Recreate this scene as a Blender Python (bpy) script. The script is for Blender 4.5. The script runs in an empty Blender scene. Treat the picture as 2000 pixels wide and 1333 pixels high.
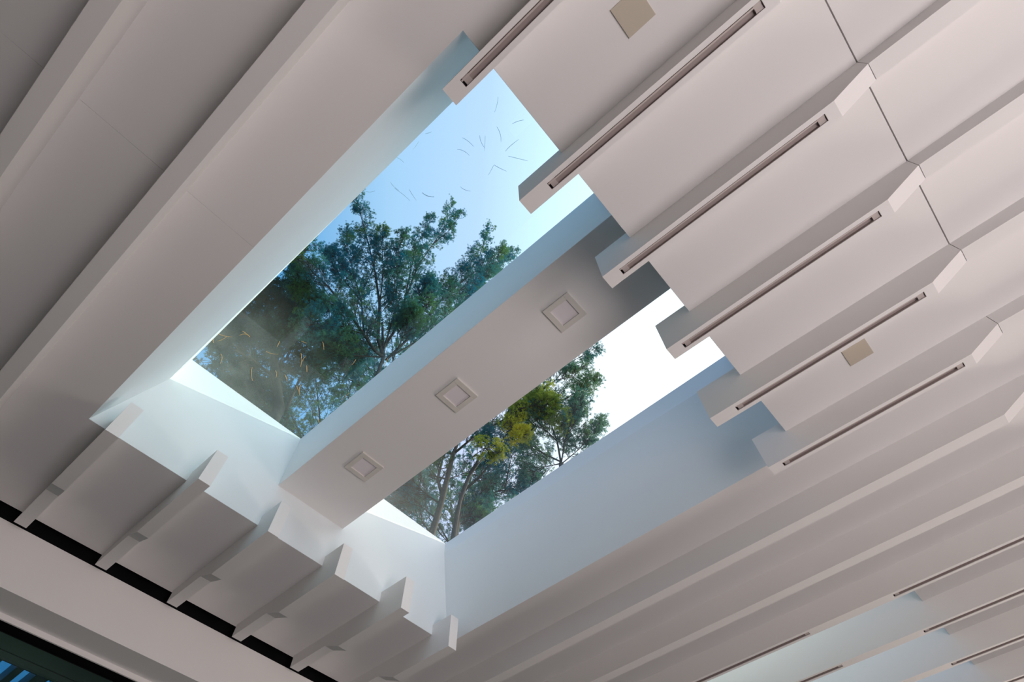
import bpy, bmesh, math, random
import numpy as np
from mathutils import Vector, Matrix

# ---------------------------------------------------------------- camera
S = 2.0                      # metres per calibration unit (camera to ceiling = 1 unit)
H = 1.6                      # eye height
RC = np.array([[0.7523, 0.6587, -0.0101], [-0.5747, 0.6487, -0.4988], [-0.3221, 0.3811, 0.8666]])
_u, _s, _v = np.linalg.svd(RC); RC = _u @ _v
F = 1097.35
def W(x, y, z): return Vector((x*S, y*S, H + z*S))
def ray(u, v):
    d = RC.T @ np.array([(u-1000)/F, (v-666.5)/F, 1.0]); return d
def onz(u, v, z):
    d = ray(u, v); return d/d[2]*z
C = bpy.context.scene.collection
cam = bpy.data.cameras.new('camera'); co = bpy.data.objects.new('camera', cam); C.objects.link(co)
cam.sensor_width = 36; cam.lens = F/2000*36; cam.clip_start = .05; cam.clip_end = 500
M = Matrix(((RC[0][0], -RC[1][0], -RC[2][0]), (RC[0][1], -RC[1][1], -RC[2][1]), (RC[0][2], -RC[1][2], -RC[2][2])))
co.matrix_world = Matrix.Translation((0, 0, H)) @ M.to_4x4()
bpy.context.scene.camera = co
vs = bpy.context.scene.view_settings
vs.view_transform = 'Standard'; vs.look = 'None'; vs.gamma = 1; vs.use_curve_mapping = False
vs.exposure = 0.0

# ---------------------------------------------------------------- sky, sun, daylight at the windows
SUN = Vector((.42, 1.0, .281)).normalized()          # towards the sun
wd = bpy.data.worlds.new('world'); bpy.context.scene.world = wd; wd.use_nodes = True
nt = wd.node_tree; nt.nodes.clear()
tc = nt.nodes.new('ShaderNodeTexCoord'); dt = nt.nodes.new('ShaderNodeVectorMath'); dt.operation = 'DOT_PRODUCT'
dt.inputs[1].default_value = Vector((.6, .75, .28)).normalized()
mr = nt.nodes.new('ShaderNodeMapRange'); mr.inputs[1].default_value = -1; mr.inputs[2].default_value = 1
cr = nt.nodes.new('ShaderNodeValToRGB')
SKY = [(-1, (.10, .26, .60)), (-.05, (.20, .54, 1.0)), (.12, (.76, .92, 1.25)), (.27, (1.02, 1.06, 1.42)), (.42, (1.5, 1.52, 1.6)), (.58, (1.9, 1.9, 1.9)), (.85, (2.2, 2.2, 2.2)), (1, (3.2, 3.0, 2.8))]
el = cr.color_ramp.elements
for i, (t, c) in enumerate(SKY):
    e = el[i] if i < 2 else el.new((t+1)/2)
    e.position = (t+1)/2; e.color = tuple(v/6 for v in c)+(1,)
bg = nt.nodes.new('ShaderNodeBackground'); bg.inputs[1].default_value = 6*0.85
wo = nt.nodes.new('ShaderNodeOutputWorld')
L = nt.links.new
L(tc.outputs['Generated'], dt.inputs[0]); L(dt.outputs['Value'], mr.inputs[0]); L(mr.outputs[0], cr.inputs[0])
L(cr.outputs[0], bg.inputs[0]); L(bg.outputs[0], wo.inputs[0])
sl = bpy.data.lights.new('sun', 'SUN'); sl.energy = 6.0; sl.angle = math.radians(.6); sl.color = (1, .86, .64)
so = bpy.data.objects.new('sun', sl); C.objects.link(so); so.rotation_euler = SUN.to_track_quat('Z', 'Y').to_euler()
def area(name, loc, direction, sx, sy, power, col):
    l = bpy.data.lights.new(name, 'AREA'); l.shape = 'RECTANGLE'; l.size = sx; l.size_y = sy; l.energy = power; l.color = col
    o = bpy.data.objects.new(name, l); C.objects.link(o); o.location = loc
    o.rotation_euler = Vector(direction).to_track_quat('-Z', 'Z').to_euler()
X1, Y0, Y1 = 2.7, -3.6, 7.4                            # room extents (metres)
area('daylight_front_window', (X1-.10, .95, .85), (-1, -.0, .8), 6.2, 1.7, 212, (1, .895, .90))
area('daylight_side_window', (1.4, Y1-.05, 1.1), (0, -1, .25), 2.4, 1.9, 125, (1, .87, .79))

# ---------------------------------------------------------------- materials
def mat(name, col, rough=.6, metal=0, spec=.3, noise=0, scale=8, bump=0):
    m = bpy.data.materials.new(name); m.use_nodes = True; n = m.node_tree; b = n.nodes['Principled BSDF']
    b.inputs['Base Color'].default_value = (*col, 1); b.inputs['Roughness'].default_value = rough
    b.inputs['Metallic'].default_value = metal; b.inputs['Specular IOR Level'].default_value = spec
    if noise or bump:
        t = n.nodes.new('ShaderNodeTexCoord'); q = n.nodes.new('ShaderNodeTexNoise'); q.inputs['Scale'].default_value = scale; q.inputs['Detail'].default_value = 4
        n.links.new(t.outputs['Object'], q.inputs['Vector'])
        if noise:
            r = n.nodes.new('ShaderNodeValToRGB')
            r.color_ramp.elements[0].position = .3; r.color_ramp.elements[1].position = .7
            r.color_ramp.elements[0].color = (*[max(0, c*(1-noise)) for c in col], 1); r.color_ramp.elements[1].color = (*[c*(1+noise) for c in col], 1)
            n.links.new(q.outputs['Fac'], r.inputs[0]); n.links.new(r.outputs[0], b.inputs['Base Color'])
        if bump:
            k = n.nodes.new('ShaderNodeBump'); k.inputs['Strength'].default_value = bump; k.inputs['Distance'].default_value = .002
            n.links.new(q.outputs['Fac'], k.inputs['Height']); n.links.new(k.outputs[0], b.inputs['Normal'])
    return m
PAINT = mat('white_paint', (.80, .785, .775), .7, noise=.008, scale=3, bump=.05)
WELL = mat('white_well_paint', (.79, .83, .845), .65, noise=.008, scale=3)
SLOT = mat('taupe_slot_channel', (.36, .30, .285), .55)
SLOTLIP = mat('slot_flange', (.52, .46, .44), .5)
SLOTCAP = mat('slot_end_block', (.46, .40, .385), .55)
TAUPE = mat('taupe_cover_paint', (.55, .49, .40), .6, noise=.01)
FRAME = mat('downlight_frame', (.68, .65, .60), .55)
LENS = mat('downlight_lens', (.80, .75, .78), .35)
BLACK = mat('black_void', (.006, .006, .007), .9, spec=.05)
DKGREEN = mat('dark_green_window_frame', (.026, .055, .045), .4, noise=.3, scale=3)
FLOOR = mat('wood_floor', (.56, .51, .49), .45, noise=.15, scale=2)
FLOORD = mat('dark_floor_bounce_cut', (.05, .045, .045), .6, noise=.15, scale=2)
DARKWALL = mat('grey_rear_wall', (.20, .18, .17), .6, noise=.3, scale=2)
ROOF = mat('roof_sheet', (.35, .36, .37), .8)
GROUND = mat('lawn_and_soil', (.10, .13, .05), .9, noise=.4, scale=.6)
SUNBLOCK = mat('sun_blocker_green', (.05, .08, .03), .9, noise=.5, scale=5)
BARK = mat('pine_bark', (.055, .045, .040), .85, noise=.35, scale=14, bump=.6)
DRY = mat('dry_orange_needle', (.70, .36, .13), .6)
DARKN = mat('dark_dry_needle', (.5, .6, .7), .7)
def needle_mat(name, a, b):
    m = bpy.data.materials.new(name); m.use_nodes = True; n = m.node_tree; n.nodes.clear()
    t = n.nodes.new('ShaderNodeTexCoord'); q = n.nodes.new('ShaderNodeTexNoise'); q.inputs['Scale'].default_value = 1.1; q.inputs['Detail'].default_value = 3
    r = n.nodes.new('ShaderNodeValToRGB'); r.color_ramp.elements[0].position = .38; r.color_ramp.elements[1].position = .66
    r.color_ramp.elements[0].color = (*a, 1); r.color_ramp.elements[1].color = (*b, 1)
    d = n.nodes.new('ShaderNodeBsdfDiffuse'); tr = n.nodes.new('ShaderNodeBsdfTranslucent'); mx = n.nodes.new('ShaderNodeMixShader'); mx.inputs[0].default_value = .45
    o = n.nodes.new('ShaderNodeOutputMaterial')
    n.links.new(t.outputs['Object'], q.inputs['Vector']); n.links.new(q.outputs['Fac'], r.inputs[0])
    n.links.new(r.outputs[0], d.inputs[0]); n.links.new(r.outputs[0], tr.inputs[0])
    n.links.new(d.outputs[0], mx.inputs[1]); n.links.new(tr.outputs[0], mx.inputs[2]); n.links.new(mx.outputs[0], o.inputs[0])
    return m
NEED_A = needle_mat('pine_needles_skylit_teal', (.016, .19, .27), (.14, .26, .07))  # blue sky light on shaded needles is put into the teal
NEED_B = needle_mat('pine_needles_dark', (.010, .065, .075), (.04, .09, .045))
NEED_C = needle_mat('pine_needles_light', (.05, .20, .20), (.20, .30, .10))
NEED_D = needle_mat('yellow_foliage_sunlit', (.30, .40, .07), (.80, .68, .07))  # yellow leaves, colour brightened to carry the sun on the crown
def glass_mat(name, tint, x0, x1, y0, y1, amount):
    """clear tinted pane; a film of dust and pollen gathered at its low end"""
    m = bpy.data.materials.new(name); m.use_nodes = True; n = m.node_tree; n.nodes.clear(); lk = n.links.new
    tr = n.nodes.new('ShaderNodeBsdfTransparent'); tr.inputs[0].default_value = (*tint, 1)
    gl = n.nodes.new('ShaderNodeBsdfGlossy'); gl.inputs['Roughness'].default_value = .01
    fr = n.nodes.new('ShaderNodeFresnel'); bf = n.nodes.new('ShaderNodeNewGeometry'); im = n.nodes.new('ShaderNodeMapRange'); im.inputs[3].default_value = 1.45; im.inputs[4].default_value = 1/1.45; lk(bf.outputs['Backfacing'], im.inputs[0]); lk(im.outputs[0], fr.inputs[0])
    m1 = n.nodes.new('ShaderNodeMixShader'); o = n.nodes.new('ShaderNodeOutputMaterial')
    lk(fr.outputs[0], m1.inputs[0]); lk(tr.outputs[0], m1.inputs[1]); lk(gl.outputs[0], m1.inputs[2])
    if amount:
        dd = n.nodes.new('ShaderNodeBsdfTranslucent'); dd.inputs[0].default_value = (.95, .90, .70, 1)
        g = n.nodes.new('ShaderNodeNewGeometry'); sp = n.nodes.new('ShaderNodeSeparateXYZ'); lk(g.outputs['Position'], sp.inputs[0])
        a = n.nodes.new('ShaderNodeMapRange'); a.inputs[1].default_value = x0; a.inputs[2].default_value = x1; a.inputs[3].default_value = 1; a.inputs[4].default_value = 0; a.interpolation_type = 'SMOOTHSTEP'; lk(sp.outputs[0], a.inputs[0])
        b = n.nodes.new('ShaderNodeMapRange'); b.inputs[1].default_value = y0; b.inputs[2].default_value = y1; b.inputs[3].default_value = 1; b.inputs[4].default_value = .25; b.interpolation_type = 'SMOOTHSTEP'; lk(sp.outputs[1], b.inputs[0])
        q = n.nodes.new('ShaderNodeTexNoise'); q.inputs['Scale'].default_value = 6; q.inputs['Detail'].default_value = 5; lk(g.outputs['Position'], q.inputs['Vector'])
        mu = n.nodes.new('ShaderNodeMath'); mu.operation = 'MULTIPLY'; lk(a.outputs[0], mu.inputs[0]); lk(b.outputs[0], mu.inputs[1])
        m2 = n.nodes.new('ShaderNodeMath'); m2.operation = 'MULTIPLY'; lk(mu.outputs[0], m2.inputs[0]); lk(q.outputs['Fac'], m2.inputs[1])
        m3 = n.nodes.new('ShaderNodeMath'); m3.operation = 'MULTIPLY_ADD'; lk(m2.outputs[0], m3.inputs[0]); m3.inputs[1].default_value = amount; m3.inputs[2].default_value = .004
        mm = n.nodes.new('ShaderNodeMixShader'); lk(m3.outputs[0], mm.inputs[0]); lk(m1.outputs[0], mm.inputs[1]); lk(dd.outputs[0], mm.inputs[2]); lk(mm.outputs[0], o.inputs[0])
    else:
        lk(m1.outputs[0], o.inputs[0])
    return m

# ---------------------------------------------------------------- mesh helpers (calibration units in, metres out)
class MB:
    def __init__(s): s.v = []; s.f = []
    def quadprism(s, a, b):
        """a, b: two matching loops of points -> closed prism"""
        n = len(a); o = len(s.v); s.v += [W(*p) for p in a]+[W(*p) for p in b]
        s.f.append([o+i for i in range(n)][::-1]); s.f.append([o+n+i for i in range(n)])
        for i in range(n): j = (i+1) % n; s.f.append([o+i, o+j, o+n+j, o+n+i])
    def box(s, x0, x1, y0, y1, z0, z1):
        s.quadprism([(x0, y0, z0), (x1, y0, z0), (x1, y1, z0), (x0, y1, z0)], [(x0, y0, z1), (x1, y0, z1), (x1, y1, z1), (x0, y1, z1)])
    def profx(s, prof, y0, y1):
        """profile in x-z extruded along y"""
        s.quadprism([(x, y0, z) for x, z in prof], [(x, y1, z) for x, z in prof])
    def profy(s, prof, x0, x1, dz=0):
        """profile in y-z extruded along x"""
        s.quadprism([(x0, y, z) for y, z in prof], [(x1, y, z+dz) for y, z in prof])
    def build(s, name, m, parent=None, bevel=0):
        me = bpy.data.meshes.new(name); me.from_pydata([tuple(p) for p in s.v], [], s.f); 
        bm = bmesh.new(); bm.from_mesh(me); bmesh.ops.recalc_face_normals(bm, faces=bm.faces); bm.to_mesh(me); bm.free()
        me.materials.append(m); o = bpy.data.objects.new(name, me); C.objects.link(o)
        if parent: o.parent = parent
        if bevel:
            k = o.modifiers.new('bevel', 'BEVEL'); k.width = bevel; k.segments = 2; k.limit_method = 'ANGLE'
        return o
def tag(o, label=None, cat=None, group=None, kind=None):
    if label: o['label'] = label
    if cat: o['category'] = cat
    if group: o['group'] = group
    if kind: o['kind'] = kind
    return o

# calibrated values
zd, zt, zs, zs2 = .9346, 1.0303, .9678, .9638
xL, xR, xm, xd, xh = -1.203, -.0609, .3839, .3089, .3839
xw, xk, xj, xp = -1.5828, -1.4239, -1.3537, -1.5934
yA, yB, yG1, yG2, yG3, yG4 = -.0311, 1.0959, .0409, .4257, .645, 1.044
zg, tg = 1.3374, .0292
yM1, yM2, zm, tm = .4203, .6491, 1.1404, .0232
wf, sa, sb = .0304, .0085, .0218
FY = {-3: -.81, -2: -.607, -1: -.4038, 0: -.2029, 1: .0073, 2: .2146, 3: .4182, 4: .6239, 5: .8266, 6: 1.0315, 7: 1.2302, 8: 1.4403, 9: 1.6424, 10: 1.8523, 11: 2.0639,
      12: 2.275, 13: 2.486, 14: 2.697, 15: 2.908}
xLf = {1: -1.1247, 2: -1.1000, 3: -1.1226, 4: -1.1255, 5: -1.1001, 6: -1.1265}
xRf = {1: -.135, 2: -.1592, 3: -.1374, 4: -.135, 5: -.1603, 6: -.1353}
xs, xse, xs2 = -.1062, .2897, -.3459
XE = 1.32                                  # ceiling runs on to the front wall
yC0, yC1 = FY[9]+wf, FY[14]+wf            # second skylight bay
YA0, YA1 = Y0/S, Y1/S
def gz(x): return zg + tg*(x-xL)
def mz(x): return zm + tm*(x-xL)

# ---------------------------------------------------------------- setting: ceiling, wells, roof, room
tk = .012
cl = MB()
def panel(x0, x1, y0, y1): cl.box(x0, x1, y0, y1, 1.0, 1.0+tk)
g = .0012
panel(xp, -.6-.0003, YA0, yA); panel(-.6+.0003, xm-g, YA0, yA)     # hairline board joint
panel(xp, xL, yA, yB); panel(xR, xm-g, yA, FY[5])
panel(xR, xm+g, FY[5], yB)
panel(xp, xm+g, yB, yC0)
panel(xp, xL, yC0, yC1); panel(xR, xm+g, yC0, yC1)
panel(xp, xm+g, yC1, YA1)
tag(cl.build('ceiling', PAINT), kind='structure')
cl = MB()
panel(xm+g, XE+.1, YA0, YA1)
tag(cl.build('ceiling', PAINT), kind='structure')
# wells (inner faces at the calibrated planes, 3 cm boards)
b = .015; zk = 1.0+tk
zcr = 1.255; zcr2 = 1.297
for i, (ya, yb, g1, g4, za, zb) in enumerate([(yA, yB, yG1, yG4, zcr, zcr2), (yC0, yC1, yC0+.06, yC1-.05, zcr, zcr2)]):
    for x0, x1, nm in [(xL-b, xL, 'left'), (xR, xR+b, 'right')]:
        w = MB(); e_ = .0004; i0, o0 = (x1+e_, x0) if nm == 'left' else (x0-e_, x1); w.profx([(i0, 1.0), (i0, gz(i0)-.02), (o0, gz(o0)-.02), (o0, 1.0+tk), ((i0+o0)/2, 1.0+tk)], ya-b, yb+b)
        tag(w.build('wall_skylight_end', WELL), kind='structure')
    w = MB(); dzz = tg*(xR-xL)
    w.quadprism([(xL, ya, 1.0), (xL, g1, za), (xL, g1, gz(xL)-.02), (xL, g1-b, gz(xL)-.02), (xL, g1-b, za), (xL, ya-b, zk)],
                [(xR, ya, 1.0), (xR, g1, za), (xR, g1, gz(xR)-.02), (xR, g1-b, gz(xR)-.02), (xR, g1-b, za), (xR, ya-b, zk)])
    tag(w.build('wall_skylight_side', WELL), kind='structure')
    w = MB()
    w.quadprism([(xL, yb, 1.0), (xL, g4, zb), (xL, g4, gz(xL)-.02), (xL, g4+b, gz(xL)-.02), (xL, g4+b, zb), (xL, yb+b, zk)],
                [(xR, yb, 1.0), (xR, g4, zb), (xR, g4, gz(xR)-.02), (xR, g4+b, gz(xR)-.02), (xR, g4+b, zb), (xR, yb+b, zk)])
    tag(w.build('wall_skylight_side', WELL), kind='structure')
# roof sheet with the skylight openings
rf = MB()
def rbox(x0, x1, y0, y1):
    rf.quadprism([(x0, y0, gz(x0)-.02), (x1, y0, gz(x1)-.02), (x1, y1, gz(x1)-.02), (x0, y1, gz(x0)-.02)], [(x0, y0, gz(x0)), (x1, y0, gz(x1)), (x1, y1, gz(x1)), (x0, y1, gz(x0))])
rx0, rx1, ry0, ry1 = -1.86, XE+.25, YA0-.15, YA1+.15
rbox(rx0, xL, ry0, ry1); rbox(xR, rx1, ry0, ry1)
rbox(xL, xR, ry0, yG1); rbox(xL, xR, yG4, yC0+.06); rbox(xL, xR, yC1-.05, ry1)
tag(rf.build('roof', WELL), kind='structure')
# glass panes
def pane(name, y0, y1, m):
    q = MB(); e = .003
    q.quadprism([(xL-.01, y0, gz(xL)+.001), (xR+.01, y0, gz(xR)+.001), (xR+.01, y1, gz(xR)+.001), (xL-.01, y1, gz(xL)+.001)],
                [(xL-.01, y0, gz(xL)+e), (xR+.01, y0, gz(xR)+e), (xR+.01, y1, gz(xR)+e), (xL-.01, y1, gz(xL)+e)])
    o = q.build(name, m[0]); o.data.materials.append(m[1])
    for p_ in o.data.polygons:
        if p_.normal.z > .5: p_.material_index = 1
    return tag(o, kind='structure')
tint1, tint2 = (.80, .955, .985), (.90, .96, .98)
GC1 = glass_mat('skylight_glass_blue_clean', tint1, 0, 1, 0, 1, 0); GC2 = glass_mat('skylight_glass_clean', tint2, 0, 1, 0, 1, 0)
G1 = glass_mat('skylight_glass_blue', tint1, xL*S, (xL+.42)*S, .05*S, .45*S, .30)
G2 = glass_mat('skylight_glass_clear', tint2, xL*S, (xL+.40)*S, .6*S, 1.0*S, .22)
G3 = glass_mat('skylight_glass_far', (.84, .95, .98), 0, 1, 0, 1, 0)
pane('window_1', yG1, yM1+.004, (GC1, G1)); pane('window_2', yM2-.004, yG4, (GC2, G2)); pane('window_3', yC0+.06, yC1-.05, (G3, G3))
# beam between the two panes
bmM = MB(); bmM.quadprism([(xL, yM1, mz(xL)), (xL, yM2, mz(xL)), (xL, yM2, gz(xL)), (xL, yM1, gz(xL))],
                          [(xR, yM1, mz(xR)), (xR, yM2, mz(xR)), (xR, yM2, gz(xR)), (xR, yM1, gz(xR))])
beam = tag(bmM.build('skylight_beam', PAINT, bevel=.002), 'wide flat-bottomed white beam dividing the two skylight panes, carrying three square downlights', 'beam')

# bulkhead, window wall at the low end
bk = MB(); bk.box(-1.72, -1.62, YA0, YA1, .846, .981)
tag(bk.build('trim_1', PAINT), kind='structure')
bk = MB(); bk.box(-1.716, -1.711, YA0, YA1, .8335, .8465)
bk.box(-1.7185, -1.7165, YA0, YA1, .8345, .8465)
tag(bk.build('trim_2', PAINT, bevel=.001), kind='structure')
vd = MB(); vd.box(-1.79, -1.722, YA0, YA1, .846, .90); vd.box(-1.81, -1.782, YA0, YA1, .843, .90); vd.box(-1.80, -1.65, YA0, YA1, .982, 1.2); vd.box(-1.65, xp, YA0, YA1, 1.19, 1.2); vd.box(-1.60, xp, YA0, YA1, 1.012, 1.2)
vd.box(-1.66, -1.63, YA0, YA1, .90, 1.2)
tag(vd.build('dark_void_lining', BLACK), kind='structure')  # near-black boxes line the gaps, their unlit dark is in the colour
wn = MB(); wn.box(-1.81, -1.78, YA0, YA1, .812, .843); wn.box(-1.80, -1.785, YA0, YA1, .800, .812)
tag(wn.build('window_frame', DKGREEN), kind='structure'); bpy.data.objects['window_frame'].name = 'trim_4'
wl = MB(); wl.box(-1.80, -1.796, YA0, YA1, -.75, .80)
GW = glass_mat('window_glass', (.35, .62, .68), 0, 1, 0, 1, 0)
tag(wl.build('window_4', GW), kind='structure')
wl = MB(); wl.box(-1.85, -1.75, YA0, YA1, -.8, -.75); 
tag(wl.build('wall_left', PAINT), kind='structure')
# room below the frame
fl = MB(); fl.box(.15, XE+.15, YA0-.05, YA1+.05, -.85, -.80); tag(fl.build('floor', FLOOR), kind='structure')
fl = MB(); fl.box(-1.85, .15, YA0-.05, YA1+.05, -.85, -.80); tag(fl.build('floor', FLOORD), kind='structure')  # unseen half made dark on purpose, cuts bounce onto the left ceiling
wl = MB(); wl.box(-1.85, XE+.15, YA0-.05, YA0, -.8, gz(0)); tag(wl.build('wall_back', DARKWALL), kind='structure')
def windowed(name, fixed, along0, along1, axis):
    w = MB(); z0, z1, z2 = -.72, .36, gz(XE) if axis == 'x' else 1.36
    parts = [(along0, along1, -.8, z0), (along0, along1, z1, z2)]
    n = 4; o0 = along0 if axis == 'x' else 0.0; step = (along1-o0)/n
    if axis == 'y': parts.append((along0, o0, z0, z1))
    for i in range(n+1):
        c = o0+i*step; parts.append((max(along0, c-.06), min(along1, c+.06), z0, z1))
    for p, q, a, c in parts:
        if axis == 'x': w.box(fixed, fixed+.05, p, q, a, c)
        else: w.box(p, q, fixed, fixed+.05, a, c)
    tag(w.build(name, PAINT), kind='structure')
windowed('wall_front', X1/S, YA0, YA1, 'x'); windowed('wall_right', YA1, -1.85, XE+.15, 'y')
hd = MB(); hd.box(-4, 3.2, 4.7, 4.9, -.86, .90); hd.box(2.25, 2.45, -4, 4.7, -.86, .90); tag(hd.build('sun_blocker', SUNBLOCK), kind='structure')  # unseen screens added to keep the low sun out of the room windows
gr = MB(); gr.box(-30, 30, -30, 30, -.90, -.86); tag(gr.build('ground', GROUND), kind='structure')
# rafters of the eave outside the window
er = MB(); 
for y0, y1 in [(-.9, .258), (.303, .325), (.362, .40), (.43, .60), (.64, .80), (.84, 2.0)]: er.box(-2.9, -1.87, y0, y1, 1.0, 1.06)
er.box(-2.19, -1.87, -.9, 2.0, .999, 1.061)
tag(er.build('eave', DKGREEN), kind='structure'); bpy.data.objects['eave'].name = 'trim_5'

# ---------------------------------------------------------------- ceiling fins
gd = .007                                    # slot depth
def fin(name, y, segs, slots, label, group, top=1.0):
    """segs: list of (x0, z0, x1, z1, ztop) bottom edges; slots: list of (x0, x1) in the deep part"""
    m = MB()
    for x0, z0, x1, z1, zt_ in segs:
        cuts = [(a, c) for a, c in slots if a >= x0 and c <= x1]
        if not cuts:
            m.profx([(x0, z0), (x1, z1), (x1, zt_), (x0, zt_)], y, y+wf)
        else:
            m.profx([(x0, z0+gd), (x1, z1+gd), (x1, zt_), (x0, zt_)], y, y+wf)
            p = x0
            for a, c in cuts:
                m.box(p, a, y, y+wf, z0, z0+gd); m.box(a, c, y, y+sa, z0, z0+gd); m.box(a, c, y+sb, y+wf, z0, z0+gd); p = c
            m.box(p, x1, y, y+wf, z0, z0+gd)
    o = m.build(name, PAINT)
    tag(o, label, 'ceiling fin', group)
    for a, c in slots:
        s = MB(); e = .0004
        s.box(a, c, y+sa, y+sb, zd+gd-e*2, zd+gd-e*.2)
        s.box(a, c, y+sa, y+sa+e, zd+.0012, zd+gd-e*2); s.box(a, c, y+sb-e, y+sb, zd+.0012, zd+gd-e*2)
        s.box(a, a+e, y+sa+e, y+sb-e, zd+.0012, zd+gd-e*2); s.box(c-e, c, y+sa+e, y+sb-e, zd+.0012, zd+gd-e*2)
        so_ = s.build('linear_light_slot', SLOT, o); so_['label'] = 'taupe recessed linear light slot'
        s = MB(); s.box(a+.001, c-.001, y+sa+.0016, y+sa+.0042, zd+.0018, zd+.0030); fo = s.build('flange', SLOTLIP, so_)
        s = MB(); s.box(a+.0004, a+.0034, y+sa+.0005, y+sb-.0005, zd+.0025, zd+gd-.001); s.build('end_gap', BLACK, so_)
        for q0 in ((a+.0042, a+.015), (c-.013, c-.0016)):
            s = MB(); s.box(q0[0], q0[1], y+sa+.0006, y+sb-.0006, zd+.002, zd+gd-.001); s.build('end_block', SLOTCAP if q0[0] < (a+c)/2 else SLOTLIP, so_)
    return o
ordw = ['', 'first', 'second', 'third', 'fourth', 'fifth', 'sixth']
for k in range(1, 7):
    y = FY[k]
    long_ = ', longer one' if k in (2, 5) else ''
    fin('ceiling_fin', y, [(xw, zs2, xk, zs2, 1.0), (xk, zs2, xj, zd, 1.0), (xj, zd, xL, zd, 1.0), (xL, zd, xLf[k], zd, zt)], [],
        'short white fin between window wall and skylight end, %s from the left%s' % (ordw[k], long_), 'short fins between the window wall and the skylight')
    segs = [(xRf[k], zd, xR, zd, zt), (xR, zd, xd, zd, 1.0), (xd, zd, xh-.0004, zs, 1.0)]
    # one deep run so that the slot may cross it
    segs = [(xRf[k], zd, xd, zd, 1.0), (xd, zd, xh-.0006, zs, 1.0)]
    o = fin('ceiling_fin', y, segs, [(xs, xse)],
        'white slotted fin reaching into the upper right skylight end, %s from the top%s' % (ordw[k], long_), 'slotted fins right of the skylight')
    ex = MB(); ex.box(xRf[k], xR, y, y+wf, 1.0, zt)      # the raised heel standing inside the opening
    me2 = ex.build('fin_heel', PAINT, o)
    sg = MB(); sg.profx([(xh+.0006, zs), (XE, zs), (XE, 1.0), (xh+.0006, 1.0)], y, y+wf)
    tag(sg.build('ceiling_fin', PAINT), 'shallow white fin beyond the dark ceiling joint, continuing %s slotted fin from top' % ordw[k], 'ceiling fin', 'shallow fins beyond the ceiling joint')
def longfin(k, label, group, slots=(), across=False):
    y = FY[k]
    segs = [(xw, zs2, xk, zs2, 1.0), (xk, zs2, xj, zd, 1.0), (xj, zd, xd, zd, 1.0), (xd, zd, xh, zs, 1.0), (xh, zs, XE, zs, 1.0)]
    o = fin('ceiling_fin', y, segs, list(slots), label, group)
    if across:
        ex = MB(); ex.box(xL, xR, y, y+wf, 1.0, 1.037); ex.build('fin_heel', PAINT, o)
    return o
longfin(0, 'long plain white ceiling fin nearest the left skylight edge, in the dim upper left', 'long plain fins left of the skylight')
longfin(-1, 'long plain white ceiling fin crossing the upper left corner, second left of the skylight', 'long plain fins left of the skylight')
longfin(7, 'long unslotted white ceiling fin nearest below the right skylight wall', 'long plain fins right of the skylight')
longfin(8, 'long unslotted white ceiling fin second below the right skylight wall, just above the slotted ones', 'long plain fins right of the skylight')
two = [(-1.05, xs2), (xs, xse)]
longfin(9, 'long white ceiling fin with two dark slots, topmost of those at lower right', 'twin-slotted fins at lower right', two)
longfin(10, 'long white ceiling fin with two dark slots, between the two blue-lit gaps at lower right', 'twin-slotted fins at lower right', two, True)
longfin(11, 'long white slotted ceiling fin below the lower blue-lit gap at lower right', 'twin-slotted fins at lower right', two, True)
longfin(12, 'long white slotted ceiling fin cut by the lower right corner of the photo', 'twin-slotted fins at lower right', two, True)

# ---------------------------------------------------------------- downlights, ceiling covers
for x0, x1, lab in [(-1.0178, -.9424, 'square recessed downlight on the skylight beam, lowest of the three, nearest the window wall'),
                    (-.6730, -.5972, 'square recessed downlight on the skylight beam, middle of the three'),
                    (-.3266, -.2522, 'square recessed downlight on the skylight beam, uppermost of the three')]:
    y0, y1 = .4965, .5705; z0, z1 = mz(x0), mz(x1)
    fr = MB(); t = .0045; fw = .0135
    def ring(xa, xb, ya, yb):
        f = lambda x: mz(x)
        fr.quadprism([(xa, ya, f(xa)-t), (xb, ya, f(xb)-t), (xb, yb, f(xb)-t), (xa, yb, f(xa)-t)], [(xa, ya, f(xa)), (xb, ya, f(xb)), (xb, yb, f(xb)), (xa, yb, f(xa))])
    ring(x0, x0+fw, y0, y1); ring(x1-fw, x1, y0, y1); ring(x0+fw, x1-fw, y0, y0+fw); ring(x0+fw, x1-fw, y1-fw, y1)
    e = bpy.data.objects.new('downlight', None); C.objects.link(e); e.location = W((x0+x1)/2, (y0+y1)/2, (z0+z1)/2)
    tag(e, lab, 'ceiling light', 'square downlights on the skylight beam')
    inv = Matrix.Translation(-e.location)
    for mb, nm, mm in ((fr, 'frame', FRAME),):
        o = mb.build(nm, mm, e, bevel=.0012); o.matrix_parent_inverse = inv
    ln = MB(); a, c = x0+fw-.001, x1-fw+.001
    ln.quadprism([(a, y0+fw-.001, mz(a)-.0012), (c, y0+fw-.001, mz(c)-.0012), (c, y1-fw+.001, mz(c)-.0012), (a, y1-fw+.001, mz(a)-.0012)],
                 [(a, y0+fw-.001, mz(a)), (c, y0+fw-.001, mz(c)), (c, y1-fw+.001, mz(c)), (a, y1-fw+.001, mz(a))])
    o = ln.build('diffuser', LENS, e); o.matrix_parent_inverse = inv; o['label'] = 'pale lilac frosted diffuser'
for x0, x1, y0, y1, lab in [(.1275, .1773, .0985, .1490, 'square taupe cover plate on the ceiling at the top, between first and second slotted fins'),
                            (.1263, .1768, .9165, .9622, 'small taupe cover plate on the ceiling at right, beside the fifth slotted fin')]:
    q = MB(); q.box(x0, x1, y0, y1, .9982, 1.0)
    tag(q.build('cover_plate', TAUPE, bevel=.0008), lab, 'ceiling cover', 'taupe ceiling cover plates')

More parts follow.
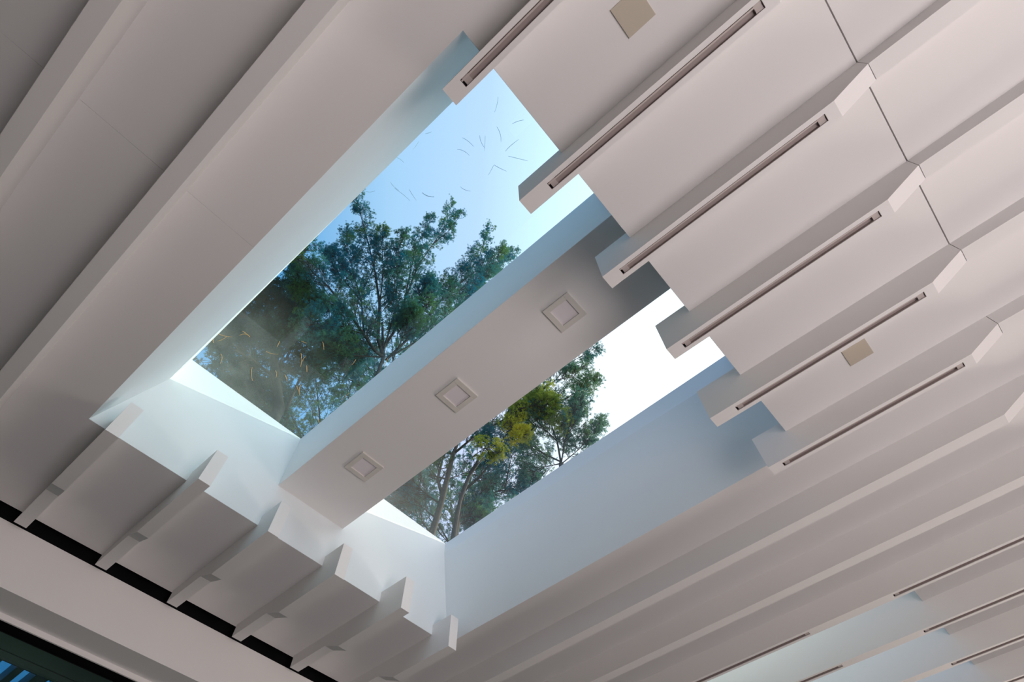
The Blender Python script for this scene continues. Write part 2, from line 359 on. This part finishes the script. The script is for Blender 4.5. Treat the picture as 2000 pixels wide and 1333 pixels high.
# ---------------------------------------------------------------- dry needles lying on the panes
def crp(ox, oy, s): return lambda x, y: (ox+x/s, oy+y/s)
c2 = crp(370, 560, 4.4425); c4 = crp(680, 130, 4.443)
ORANGE = [[c2(265, 590), c2(278, 625), c2(262, 675)], [c2(245, 415), c2(300, 435), c2(365, 442)], [c2(240, 480), c2(285, 462), c2(318, 440)], [c2(430, 430), c2(480, 418), c2(520, 445)],
 [c2(455, 392), c2(485, 412), c2(520, 440)], [c2(780, 478), c2(768, 505), c2(755, 530)], [c2(660, 568), c2(710, 588), c2(768, 592)], [c2(1152, 485), c2(1160, 520), c2(1163, 555)],
 [c2(965, 585), c2(968, 640), c2(963, 700)], [c2(1003, 615), c2(975, 650), c2(962, 702)], [c2(1013, 690), c2(1015, 720), c2(1016, 748)], [c2(540, 705), c2(532, 770), c2(545, 825)],
 [c2(742, 735), c2(752, 765), c2(745, 798)], [c2(822, 770), c2(835, 795), c2(842, 830)], [c2(965, 860), c2(950, 895), c2(953, 950)], [c2(925, 868), c2(940, 905), c2(955, 952)],
 [c2(1105, 1140), c2(1118, 1170), c2(1130, 1205)], [c2(1718, 630), c2(1700, 670), c2(1685, 710)], [c2(1385, 930), c2(1350, 960), c2(1318, 990)], [c2(1440, 640), c2(1425, 665), c2(1405, 685)],
 [c2(205, 465), c2(200, 480), c2(207, 495)], [c2(968, 480), c2(990, 488), c2(1015, 498)]]
DARK = [[c4(120, 1072), c4(175, 1092), c4(232, 1082)], [c4(400, 1060), c4(470, 1110), c4(535, 1168)], [c4(365, 1005), c4(395, 1045), c4(440, 1080)], [c4(530, 1070), c4(555, 1115), c4(590, 1165)],
 [c4(640, 1098), c4(690, 1128), c4(745, 1135)], [c4(972, 1045), c4(1010, 1072), c4(1062, 1085)], [c4(1140, 600), c4(1155, 660), c4(1182, 705)], [c4(1190, 600), c4(1186, 670), c4(1182, 735)],
 [c4(990, 620), c4(1040, 650), c4(1088, 697)], [c4(945, 722), c4(1000, 735), c4(1052, 775)], [c4(1300, 265), c4(1295, 320), c4(1270, 400)], [c4(1425, 500), c4(1470, 478), c4(1525, 466)],
 [c4(1290, 525), c4(1320, 590), c4(1325, 660)], [c4(1365, 738), c4(1410, 690), c4(1480, 635)], [c4(1390, 780), c4(1450, 795), c4(1560, 822)], [c4(1265, 855), c4(1310, 882), c4(1375, 912)],
 [c4(1262, 860), c4(1240, 905), c4(1215, 945)], [c4(410, 788), c4(450, 808), c4(482, 838)], [c4(612, 650), c4(595, 680), c4(562, 722)], [c4(668, 585), c4(700, 578), c4(722, 568)]]
def tube(pts, rad, sides=5):
    v = []; f = []
    P = [Vector(p) for p in pts]; n = len(P)
    for i, p in enumerate(P):
        t = (P[min(i+1, n-1)]-P[max(i-1, 0)]).normalized()
        a = t.orthogonal().normalized(); c = t.cross(a); r = rad[i] if hasattr(rad, '__len__') else rad
        v += [p+(a*math.cos(2*math.pi*j/sides)+c*math.sin(2*math.pi*j/sides))*r for j in range(sides)]
    for i in range(n-1):
        for j in range(sides): q = (j+1) % sides; f.append((i*sides+j, i*sides+q, (i+1)*sides+q, (i+1)*sides+j))
    f.append(tuple(range(sides))[::-1]); f.append(tuple((n-1)*sides+j for j in range(sides)))
    return v, f
def gpt(u, v):
    d = ray(u, v); t = (zg-tg*xL)/(d[2]-tg*d[0]); p = d*t; return W(*p)
def lay(tri, rad, m, label, group):
    a, c, e = [gpt(*q) for q in tri]; up = Vector((0, 0, .0045+rad*1.2))
    pts = [(a*(1-t)**2+(c*2-(a+e)/2)*2*t*(1-t)+e*t*t)+up for t in [i/8 for i in range(9)]]
    v, f = tube(pts, [rad*(.5+.5*math.sin(math.pi*(.15+.8*i/8))) for i in range(9)])
    me = bpy.data.meshes.new('pine_needle'); o = Vector(pts[4]); me.from_pydata([tuple(p-o) for p in v], [], f); me.materials.append(m)
    ob = bpy.data.objects.new('pine_needle', me); ob.location = o; C.objects.link(ob); tag(ob, label, 'pine needle', group)
def nth(i): return {1: '1st', 2: '2nd', 3: '3rd', 21: '21st', 22: '22nd'}.get(i, '%dth' % i)
for i, tri in enumerate(sorted(ORANGE, key=lambda t: -t[1][1])):
    lay(tri, .0017, DRY, 'orange dry pine needle on left skylight pane, %s counted upward from its lowest corner' % nth(i+1), 'orange dry needles on the left pane')
for i, tri in enumerate(sorted(DARK, key=lambda t: t[1][1])):
    lay(tri, .0010 if i < 19 else .0018, DARKN, 'thin grey pine needle against the sky on left pane, %s counted downward from the top' % nth(i+1), 'thin grey needles on the sky part of the left pane')

# ---------------------------------------------------------------- pines beyond the roof
CAM = Vector((0, 0, H))
def dirpt(u, v, hd):
    """point along the line of sight at horizontal distance hd from the camera"""
    d = Vector(ray(u, v)); s = hd/math.hypot(d.x, d.y); return CAM+d*s
class Tree:
    def __init__(s, seed): s.r = np.random.default_rng(seed); s.bv = []; s.bf = []; s.nv = []; s.wv = []
    def wood(s, pts, r0, r1, sides=6):
        n = len(pts); v, f = tube(pts, [r0+(r1-r0)*i/(n-1) for i in range(n)], sides); o = len(s.bv)
        s.bv += v; s.bf += [tuple(o+q for q in g) for g in f]
    def bend(s, a, c, k, wob):
        L_ = (c-a).length; pts = []
        j = Vector(s.r.normal(0, wob*L_, 3))
        for i in range(k+1):
            t = i/k; p = a.lerp(c, t)+j*math.sin(math.pi*t)
            if 0 < i < k: p += Vector(s.r.normal(0, wob*L_*.25, 3))
            pts.append(p)
        return pts
    def tuft(s, p, d, size, n=15):
        d = np.array(d); q = s.r.normal(0, 1, (n, 3)); q /= np.linalg.norm(q, axis=1)[:, None]
        dirs = q+d*s.dw; dirs /= np.linalg.norm(dirs, axis=1)[:, None]
        ln = size*s.r.uniform(.7, 1.1, (n, 1)); side = np.cross(dirs, s.r.normal(0, 1, (n, 3))); side /= np.linalg.norm(side, axis=1)[:, None]
        w = s.W0*size
        P = np.array(p)[None]; tip = P+dirs*ln
        mid = P+dirs*ln*.45
        s.nv.append(np.stack([P+0*tip, mid+side*w, tip, mid-side*w], 1))
    def twig(s, p, d, L_, size, tufts):
        e = p+d*L_; pts = s.bend(p, e, 3, .05); s.wood(pts, .0045, .0025, 3)
        for i in range(tufts):
            t = .35+.65*(i+.6)/tufts; b_ = p.lerp(e, t)
            sd = Vector(s.r.normal(0, 1, 3)).normalized(); dd = (d*1.0+sd*.9).normalized()
            q = b_+dd*s.r.uniform(.03, .14) if i < tufts-1 else e
            s.tuft(q, dd, s.sz*size*s.r.uniform(.8, 1.15))
    def limb(s, pts, r0, r1, n1, l1, size, tufts=4, start=.25, up=.35, sub=4):
        """woody limb with side branches, twigs and needle tufts"""
        s.wood(pts, r0*s.th, r1*s.th); n1 = int(n1*s.nf)
        P = [Vector(p) for p in pts]; n = len(P)-1
        for i in range(n1):
            t = start+(1-start)*(i+s.r.uniform(.2, .8))/n1; k = min(int(t*n), n-1); p = P[k].lerp(P[k+1], t*n-k); ax = (P[k+1]-P[k]).normalized()
            sd = Vector(s.r.normal(0, 1, 3)); sd = (sd-ax*sd.dot(ax)).normalized()
            d = (ax*.75+sd*.8+Vector((0, 0, up))).normalized(); L1 = l1*(1.15-.75*t)*s.r.uniform(.7, 1.2)
            e = p+d*L1; q = s.bend(p, e, 3, .06); s.wood(q, max(.006, r1*.8), .0035, 4)
            for j in range(int(sub*s.dens)):
                tt = .2+.8*(j+.7)/int(sub*s.dens); b_ = p.lerp(e, tt); s2 = Vector(s.r.normal(0, 1, 3)).normalized()
                s.twig(b_, (d*.9+s2*.8+Vector((0, 0, .25))).normalized(), L1*.28*s.r.uniform(.6, 1.2)+.06, size, tufts)
            s.twig(e, d, L1*.15+.05, size, tufts)
        s.twig(P[-1], (P[-1]-P[-2]).normalized(), .12, size, tufts+2)
    def finish(s, name, label, group, nm, trunk=None):
        print('TUFTS', name, len(s.nv), len(s.bv)); me = bpy.data.meshes.new('branches'); me.from_pydata([tuple(p) for p in s.bv], [], s.bf); me.materials.append(BARK)
        for p_ in me.polygons: p_.use_smooth = True
        e = bpy.data.objects.new(name, None); C.objects.link(e); tag(e, label, 'tree', group)
        base = trunk[0] if trunk else s.bv[0]; e.location = (base[0], base[1], H-.86*S)
        inv = Matrix.Translation(-e.location)
        if trunk:
            v, f = tube(trunk, [.17-.10*i/(len(trunk)-1) for i in range(len(trunk))] if s.tr is None else s.tr, 12)
            mt = bpy.data.meshes.new('trunk'); mt.from_pydata([tuple(p) for p in v], [], f); mt.materials.append(BARK)
            for p_ in mt.polygons: p_.use_smooth = True
            o = bpy.data.objects.new('trunk', mt); C.objects.link(o); o.parent = e; o.matrix_parent_inverse = inv
        o = bpy.data.objects.new('branches', me); C.objects.link(o); o.parent = e; o.matrix_parent_inverse = inv
        A = np.concatenate(s.nv).reshape(-1, 3).astype(np.float32); nq = len(A)//4
        mf = bpy.data.meshes.new('foliage'); mf.vertices.add(len(A)); mf.vertices.foreach_set('co', A.ravel())
        mf.loops.add(nq*4); mf.loops.foreach_set('vertex_index', np.arange(nq*4, dtype=np.int32))
        mf.polygons.add(nq); mf.polygons.foreach_set('loop_start', np.arange(0, nq*4, 4, dtype=np.int32)); mf.polygons.foreach_set('loop_total', np.full(nq, 4, dtype=np.int32))
        mf.update(); mf.validate(); mf.materials.append(nm)
        o = bpy.data.objects.new('foliage', mf); C.objects.link(o); o.parent = e; o.matrix_parent_inverse = inv
        return e
    W0 = .06; tr = None; dens = 2.2; sz = .62; th = .7; nf = 1.5; dw = .6
f1 = crp(560, 360, 3.702)
f3 = crp(750, 660, 3.252)
GP = 'pine trees seen through the skylight'
# --- the tall pine in the left pane
t = Tree(11); D = 6.6; t.nf = 2.5; t.sz = .43; t.dw = .3; t.W0 = .085
hub = dirpt(*f1(700, 1250), D)
trunk = [Vector((hub.x+.15, hub.y+.3, H-.86*S)), Vector((hub.x+.1, hub.y+.15, 4)), Vector((hub.x+.03, hub.y+.03, 7)), hub, dirpt(*f1(690, 1000), D)]
LM = [  # pixel path, depth change along it, root radius, side branches, side length
 ([(700, 1250), (660, 1120), (672, 870), (640, 640), (590, 430), (540, 240), (505, 100)], 0., .060, 26, .75),
 ([(700, 1250), (640, 1210), (560, 1090), (440, 920), (300, 740), (190, 640), (110, 520), (160, 430)], -.5, .055, 26, .70),
 ([(560, 1090), (540, 850), (410, 690), (330, 590), (310, 460)], .5, .035, 20, .60),
 ([(690, 1200), (780, 1060), (850, 850), (950, 590), (1060, 430), (1150, 300), (1190, 150)], .6, .055, 28, .75),
 ([(690, 1230), (790, 900), (800, 600), (820, 350)], -.7, .035, 22, .60),
 ([(850, 850), (900, 600), (960, 400), (1050, 240)], .2, .03, 18, .55),
 ([(1060, 430), (1180, 330), (1275, 200)], .1, .018, 8, .35),
 ([(720, 1270), (950, 1050), (1130, 820), (1310, 660), (1400, 500), (1455, 320)], .4, .045, 26, .75),
 ([(1130, 820), (1350, 640), (1480, 580), (1560, 470)], -.3, .028, 18, .55),
 ([(1310, 660), (1520, 620), (1655, 470)], .6, .02, 12, .40),
 ([(1000, 900), (1250, 760), (1450, 640)], -.2, .03, 18, .50),
 ([(540, 850), (480, 640), (440, 480), (430, 350)], .7, .025, 16, .5),
 ([(672, 870), (700, 620), (690, 480), (690, 350)], -.3, .025, 14, .5),
 ([(300, 740), (100, 700), (20, 560)], .3, .02, 12, .45),
 ([(440, 920), (220, 880), (80, 760)], .5, .025, 18, .5),
 ([(560, 1090), (330, 1000), (150, 1020)], -.4, .025, 18, .55),
 ([(700, 1250), (450, 1240), (230, 1130)], .2, .03, 18, .55),
 ([(950, 1050), (1000, 850), (1040, 700)], -.5, .025, 18, .5),
 ([(760, 1240), (960, 1130), (1180, 930), (1400, 740)], .3, .03, 26, .6),
 ([(690, 1230), (620, 1180), (540, 1230), (430, 1290)], .4, .02, 18, .5),
 ([(800, 1200), (860, 1060), (900, 930)], -.6, .02, 16, .45),
 ([(440, 920), (380, 1060), (300, 1150)], .6, .02, 16, .45),
]
for path, dd, r0, n1, l1 in LM:
    P = [dirpt(*f1(*q), D+dd*i/(len(path)-1)) for i, q in enumerate(path)]
    t.limb(P, r0, max(.006, r0*.16), n1, l1, .125, tufts=3, start=.18)
t.tr = [.12, .10, .05, .036, .018]
t.finish('pine_tree', 'tall teal-green pine spreading branches in the left skylight pane, bare sky above it', GP, NEED_A, trunk)
# --- dark dense pine at the left edge
t = Tree(23); D = 8.2; t.nf = 1.15; t.sz = .5; t.dw = .4; t.W0 = .08
top = dirpt(520, 560, D); base = dirpt(545, 800, D)
trunk = [Vector((base.x+.3, base.y+.4, H-.86*S)), Vector((base.x+.15, base.y+.2, 4.5)), base, top]
for (u, v, u2, v2, dd, n1) in [(545, 800, 520, 545, 0, 26), (530, 700, 460, 600, .4, 22), (540, 740, 440, 660, -.5, 22), (545, 760, 600, 640, .3, 20), (560, 700, 575, 570, -.4, 20), (520, 640, 590, 600, .7, 18),
                              (540, 780, 470, 740, .3, 24), (560, 800, 640, 700, .5, 20), (500, 650, 500, 540, .2, 18), (560, 820, 500, 800, .5, 20)]:
    a = dirpt(u, v, D); c = dirpt(u2, v2, D+dd); t.limb(t.bend(a, c, 5, .04), .05, .01, n1, .95, .17, tufts=5, start=.15, sub=4)
t.tr = [.2, .17, .11, .03]
t.finish('pine_tree', 'dense dark pine at the left edge of the left skylight pane', GP, NEED_B, trunk)
# --- pines standing further off behind the tall one
def far_tree(seed, D, base, tips, mat_, label, n1=14, l1=.9, nf=1.6):
    t = Tree(seed); t.nf = nf; t.sz = .5; t.dw = .35; t.W0 = .08; t.dens = 1.6
    b_ = dirpt(*base, D)
    for i, (u, v) in enumerate(tips):
        c = dirpt(u, v, D+(i % 3-1)*.5); t.limb(t.bend(b_, c, 6, .05), .035, .007, n1, l1, .15, tufts=3, start=.15, sub=3)
    t.tr = [.10, .085, .05]
    t.finish('pine_tree', label, GP, mat_, [Vector((b_.x, b_.y, H-.86*S)), Vector((b_.x, b_.y, 4.5)), b_])
far_tree(61, 9.8, (770, 790), [(610, 720), (640, 640), (690, 600), (750, 585), (800, 570), (860, 555), (930, 560), (700, 690), (800, 650), (880, 620), (660, 780)], NEED_A, 'further pine low along the beam edge of the left pane, behind tall pine')
far_tree(67, 10.6, (900, 1090), [(790, 940), (830, 900), (880, 890), (930, 900), (960, 950), (850, 960), (900, 960), (1000, 930), (930, 1010)], NEED_C, 'pale hazy pine behind the two thick trunks in the right pane', 12, .8, 1.2)
# --- thinner pines low in the left pane
t = Tree(31); D = 9.5; t.nf = 1.5; t.sz = .42; t.dw = .4; t.W0 = .08; t.dens = 1.7
for (u, v, u2, v2, dd, n1) in [(640, 980, 470, 720, 0, 20), (650, 960, 540, 740, .5, 20), (650, 960, 610, 700, -.5, 20), (660, 940, 690, 740, .4, 18), (620, 920, 480, 790, .5, 18), (600, 900, 430, 690, 0, 18), (655, 930, 560, 830, .4, 16)]:
    a = dirpt(u, v, D); c = dirpt(u2, v2, D+dd); t.limb(t.bend(a, c, 6, .04), .045, .01, n1, 1.0, .17, tufts=3, start=.2, sub=3)
base = dirpt(650, 960, D); t.tr = [.10, .08, .05]
t.finish('pine_tree', 'thin hazy pine low in the bottom corner of the left skylight pane', GP, NEED_C, [Vector((base.x, base.y+.2, H-.86*S)), Vector((base.x, base.y+.1, 4.5)), base])
# --- two trunked pine in the right pane
def p3(x, y, d): return dirpt(*f3(x, y), d)
t = Tree(41); D = 8.4; t.nf = 2.0; t.sz = .5; t.dw = .4; t.W0 = .07
tr1 = [(300, 1260), (360, 1060), (400, 900), (440, 740), (480, 640)]
P = [p3(*q, D) for q in tr1]; b0 = P[0]
trunk = [Vector((b0.x-.2, b0.y-.1, H-.86*S)), Vector((b0.x-.1, b0.y-.05, 3.8))]+P
t.tr = [.12, .09, .068, .062, .055, .045, .03]
for path, dd, r0, n1, l1 in [([(370, 1000), (340, 900), (370, 780), (420, 640)], .3, .06, 10, .5), ([(440, 740), (560, 640), (760, 520), (900, 420)], -.4, .045, 26, .8), ([(400, 900), (250, 860), (120, 900)], .4, .03, 16, .6),
                             ([(330, 1150), (200, 1040), (80, 1010)], .2, .03, 18, .65), ([(300, 1250), (230, 1150), (150, 1100)], .5, .03, 16, .6), ([(400, 900), (520, 860), (700, 900)], .4, .025, 12, .6),
                             ([(440, 740), (360, 720), (270, 790)], .3, .03, 12, .5), ([(360, 1060), (250, 980), (180, 900)], -.3, .03, 16, .6)]:
    t.limb([p3(*q, D+dd*i/(len(path)-1)) for i, q in enumerate(path)], r0, r0*.3, n1, l1, .14, tufts=2, start=.2, sub=3)
t.finish('pine_tree', 'straight pine trunk, left one of two in the lower corner of the right pane', GP, NEED_A, trunk)
t = Tree(43); D = 7.8; t.nf = 2.0; t.sz = .5; t.dw = .4; t.W0 = .07
tr1 = [(450, 1250), (480, 1080), (500, 980), (560, 840), (620, 740)]
P = [p3(*q, D) for q in tr1]; b0 = P[0]
trunk = [Vector((b0.x-.2, b0.y-.1, H-.86*S)), Vector((b0.x-.1, b0.y-.05, 3.8))]+P
t.tr = [.12, .09, .064, .056, .045, .03, .015]
for path, dd, r0, n1, l1 in [([(500, 980), (600, 890), (700, 780), (750, 650)], .3, .045, 14, .6), ([(480, 1080), (620, 1020), (770, 950), (940, 930)], .4, .03, 22, .55), ([(470, 1150), (570, 1120), (650, 1050)], .3, .03, 18, .5),
                             ([(460, 1200), (530, 1160), (600, 1160)], .2, .03, 14, .45), ([(750, 650), (830, 560), (860, 480)], .3, .02, 10, .5), ([(770, 950), (800, 800), (840, 640)], .4, .022, 14, .55), ([(620, 740), (650, 680), (660, 600)], .2, .02, 8, .4)]:
    t.limb([p3(*q, D+dd*i/(len(path)-1)) for i, q in enumerate(path)], r0, r0*.3, n1, l1, .13, tufts=2, start=.2, sub=3)
t.finish('pine_tree', 'forked pine trunk, right one of two in the lower corner of the right pane', GP, NEED_A, trunk)
# --- paler pine whose crown ends against the white sky
t = Tree(47); D = 7.6; t.nf = 1.5; t.sz = .52; t.dw = .35; t.W0 = .08
for path, dd, r0, n1, l1 in [([(1125, 800), (1100, 660), (1050, 520), (1000, 400), (1150, 390), (1290, 340)], .3, .03, 30, .6), ([(980, 350), (1090, 270), (1180, 160), (1350, 60)], .4, .022, 26, .5),
                             ([(1125, 800), (1150, 650), (1200, 500), (1250, 400)], -.3, .022, 24, .55), ([(1125, 790), (980, 720), (900, 640)], .3, .025, 20, .55), ([(1150, 390), (1290, 300), (1340, 250)], .2, .016, 14, .35),
                             ([(1130, 800), (1250, 700), (1370, 560)], .3, .018, 16, .35), ([(1100, 660), (1000, 560), (930, 480)], -.3, .02, 18, .5), ([(1125, 800), (1020, 820), (930, 860)], .2, .02, 16, .45), ([(1090, 270), (1200, 250), (1300, 150)], .3, .016, 16, .4),
                             ([(1250, 700), (1300, 620), (1390, 520)], .1, .01, 8, .2), ([(1050, 520), (1150, 560), (1220, 470)], .2, .014, 14, .4)]:
    t.limb([p3(*q, D+dd*i/(len(path)-1)) for i, q in enumerate(path)], r0, max(.005, r0*.25), n1, l1, .105, tufts=3, start=.15, sub=3)
base = p3(1125, 800, D); t.tr = [.16, .13, .05]
t.finish('pine_tree', 'pale green pine crown fraying against the white sky in the right skylight pane', GP, NEED_C, [Vector((base.x+.1, base.y, H-.86*S)), Vector((base.x+.05, base.y, 4)), base])
# --- yellowing crown between them
t = Tree(53); D = 7.0; t.sz = .6
t.W0 = .09
for path, dd, n1 in [([(560, 760), (640, 700), (720, 740)], .2, 8), ([(760, 560), (860, 450), (960, 380)], .2, 30), ([(860, 450), (960, 430), (1070, 460), (1140, 550)], .3, 26), ([(780, 600), (830, 560), (860, 620)], .2, 16), ([(960, 380), (1000, 340), (1040, 420)], .2, 16)]:
    t.limb([p3(*q, D+dd*i/(len(path)-1)) for i, q in enumerate(path)], .018, .006, n1, .30, .09, tufts=3, start=.1, sub=3)
base = p3(640, 760, D); yb_ = p3(455, 1200, D); t.tr = [.05, .035, .028, .024, .020, .015, .010]
t.finish('yellowing_tree', 'yellow-green leafy crown in the middle of the right skylight pane', GP, NEED_D, [Vector((yb_.x, yb_.y, H-.86*S)), Vector((yb_.x, yb_.y, 4)), yb_, p3(485, 1040, D), p3(545, 880, D), p3(600, 800, D), base])
